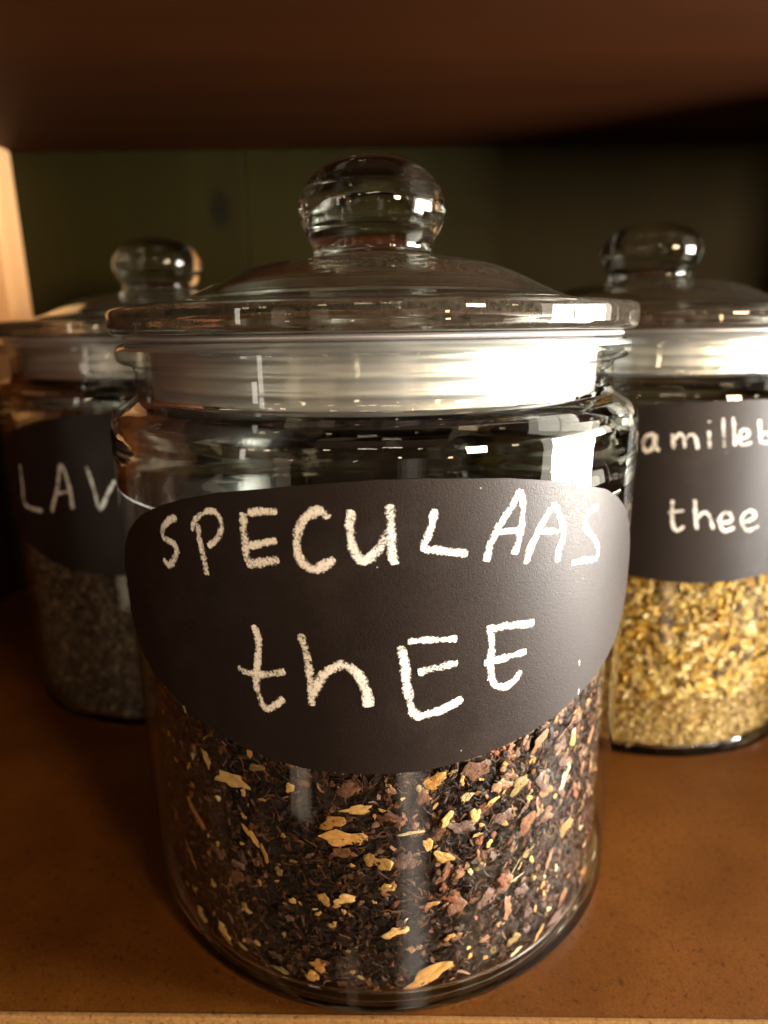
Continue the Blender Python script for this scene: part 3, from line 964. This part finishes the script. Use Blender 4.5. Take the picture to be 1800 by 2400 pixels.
def put_flake(ang, z, L, w, rot, key, rng, parent=tea, r=71.1):
    i = rng.randrange(12)
    z = max(z, 4.6 + 0.42 * max(L * abs(math.sin(math.radians(rot))), w * abs(math.cos(math.radians(rot)))))
    o = link({'y': 'peel_flake', 'o': 'peel_flake', 'c': 'pale_chip', 'k': 'husk_flake', 'p': 'husk_flake'}.get(key, 'leaf_flake'), flake_me(i, key), None, parent)
    t = min(L, w)
    tilt = (rng.gauss(0, .18), rng.gauss(0, .10))
    o.matrix_local = frame_at(ang, z, r - 0.06 * t, rot, tilt) @ Matrix.Diagonal((L * MM, w * MM, min(t, 3.4) * MM * .42, 1))
for (ang, z, L, w, rot, key) in FLAKES:
    put_flake(ang, z, max(L * 1.14, 1.8), max(w * 1.22, .5), rot, key, rng)
for i in range(340):
    ang = rng.uniform(-78, 78) if rng.random() < .35 else rng.uniform(0, 80)
    z = 8 + 74 * rng.random() ** .8
    key = rng.choice('bbbbbbppppkkkkkvvrr')
    s_ = (1.8 + 4.2 * rng.random() ** 1.6) * (.65 if z < 25 else 1)
    put_flake(ang, z, s_, s_ * rng.uniform(.4, .9), rng.uniform(0, 180), key, rng, r=70.75)
for i in range(130):
    ang = rng.uniform(-80, 80); z = rng.uniform(8, 82)
    s_ = rng.uniform(1.0, 2.4)
    put_flake(ang, z, s_, s_ * rng.uniform(.35, .9), rng.uniform(0, 180), rng.choice('yyooc'), rng)

# ---- chamomile
cham = thing('chamomile', 'dried yellow chamomile blossoms filling the jar at the right', 'tea', (POS_R[0], POS_R[1], Z0))
m, nt, out = new_mat('chamomile_core')
p = principled(nt, out)
nt.links.new(ramp(nt, noise(nt, 350, 4), [(0.3, (0.18, 0.09, 0.014)), (0.7, (0.40, 0.23, 0.05))]), p.inputs['Base Color'])
p.inputs['Roughness'].default_value = 0.85
MAT['cham_core'] = m
link('mound', mound_mesh('mound', 69.4, 84, 5, 2), MAT['cham_core'], cham)
b = Bits()
CH = [((0.64, 0.44, 0.12), 4), ((0.76, 0.58, 0.22), 3.4), ((0.44, 0.25, 0.045), 2.0), ((0.66, 0.38, 0.04), 1.8), ((0.12, 0.065, 0.014), 2.4), ((0.80, 0.65, 0.36), 1.6)]
CHP = [((0.74, 0.55, 0.22), 4), ((0.82, 0.65, 0.32), 4), ((0.60, 0.40, 0.12), 2), ((0.36, 0.21, 0.055), .6)]
for i in range(9000):
    ang = rng.uniform(-90, 90); z = 3.8 + 80 * rng.random() ** 1.5
    sc_ = .42 if z < 26 else 1.1
    M = frame_at(ang, z, rng.uniform(69.6, 70.9), rng.uniform(0, 360), (rng.gauss(0, .4), rng.gauss(0, .3)))
    if rng.random() < .5:
        b.strip(M, rng.uniform(2.5, 8) * sc_, rng.uniform(.8, 2.4) * sc_, rng.uniform(-.3, .3), .2, pick(CHP if z < 26 else CH, rng), 3)
    else:
        b.chip(M, rng.uniform(2, 7.0) * sc_, rng.uniform(1.4, 4.4) * sc_, .4 * sc_, pick(CHP if z < 26 else CH, rng), rng)
b.build('petal_bits', MAT['cham_bits'], cham)
def dome_head():
    bm = bmesh.new()
    bmesh.ops.create_icosphere(bm, subdivisions=2, radius=1)
    r2 = random.Random(4)
    for v in bm.verts:
        k = 1 + r2.uniform(-.10, .10)
        v.co = Vector((v.co.x * k, v.co.y * k, v.co.z * .75 * k))
    me = bpy.data.meshes.new('blossom_head')
    bm.to_mesh(me); bm.free()
    me.materials.append(MAT['cham_head'])
    return me
HEAD = dome_head()
for i in range(55):
    ang = rng.uniform(-60, 60); z = 28 + 54 * rng.random() ** .7
    s_ = rng.uniform(1.6, 3.4)
    o = link('blossom_head', HEAD, None, cham)
    o.matrix_local = frame_at(ang, z, 70.9 - .72 * s_, rng.uniform(0, 360), (rng.gauss(0, .5), rng.gauss(0, .5))) @ Matrix.Diagonal((s_ * MM, s_ * rng.uniform(.75, 1) * MM, s_ * .9 * MM, 1))

# ---- lavender
lav = thing('lavender', 'grey brown dried lavender buds filling the shaded jar at the left', 'tea', (POS_L[0], POS_L[1], Z0))
m, nt, out = new_mat('lavender_core')
p = principled(nt, out)
nt.links.new(ramp(nt, noise(nt, 400, 4), [(0.3, (0.05, 0.038, 0.025)), (0.7, (0.12, 0.09, 0.06))]), p.inputs['Base Color'])
p.inputs['Roughness'].default_value = 0.85
MAT['lav_core'] = m
link('mound', mound_mesh('mound', 69.4, 80, 9, 2), MAT['lav_core'], lav)
b = Bits()
LV = [((0.12, 0.082, 0.050), 4), ((0.21, 0.15, 0.092), 3), ((0.04, 0.026, 0.017), 4), ((0.33, 0.25, 0.16), 0.9), ((0.08, 0.055, 0.05), 1.2)]
for i in range(6000):
    ang = rng.uniform(-90, 90); z = rng.uniform(3.8, 81)
    M = frame_at(ang, z, rng.uniform(69.6, 70.9), rng.uniform(0, 360), (rng.gauss(0, .4), rng.gauss(0, .3)))
    b.strip(M, rng.uniform(2.2, 4.6), rng.uniform(.9, 1.7), rng.uniform(-.12, .12), rng.uniform(.4, .7), pick(LV, rng), 4)
b.build('buds', MAT['lav_bits'], lav)
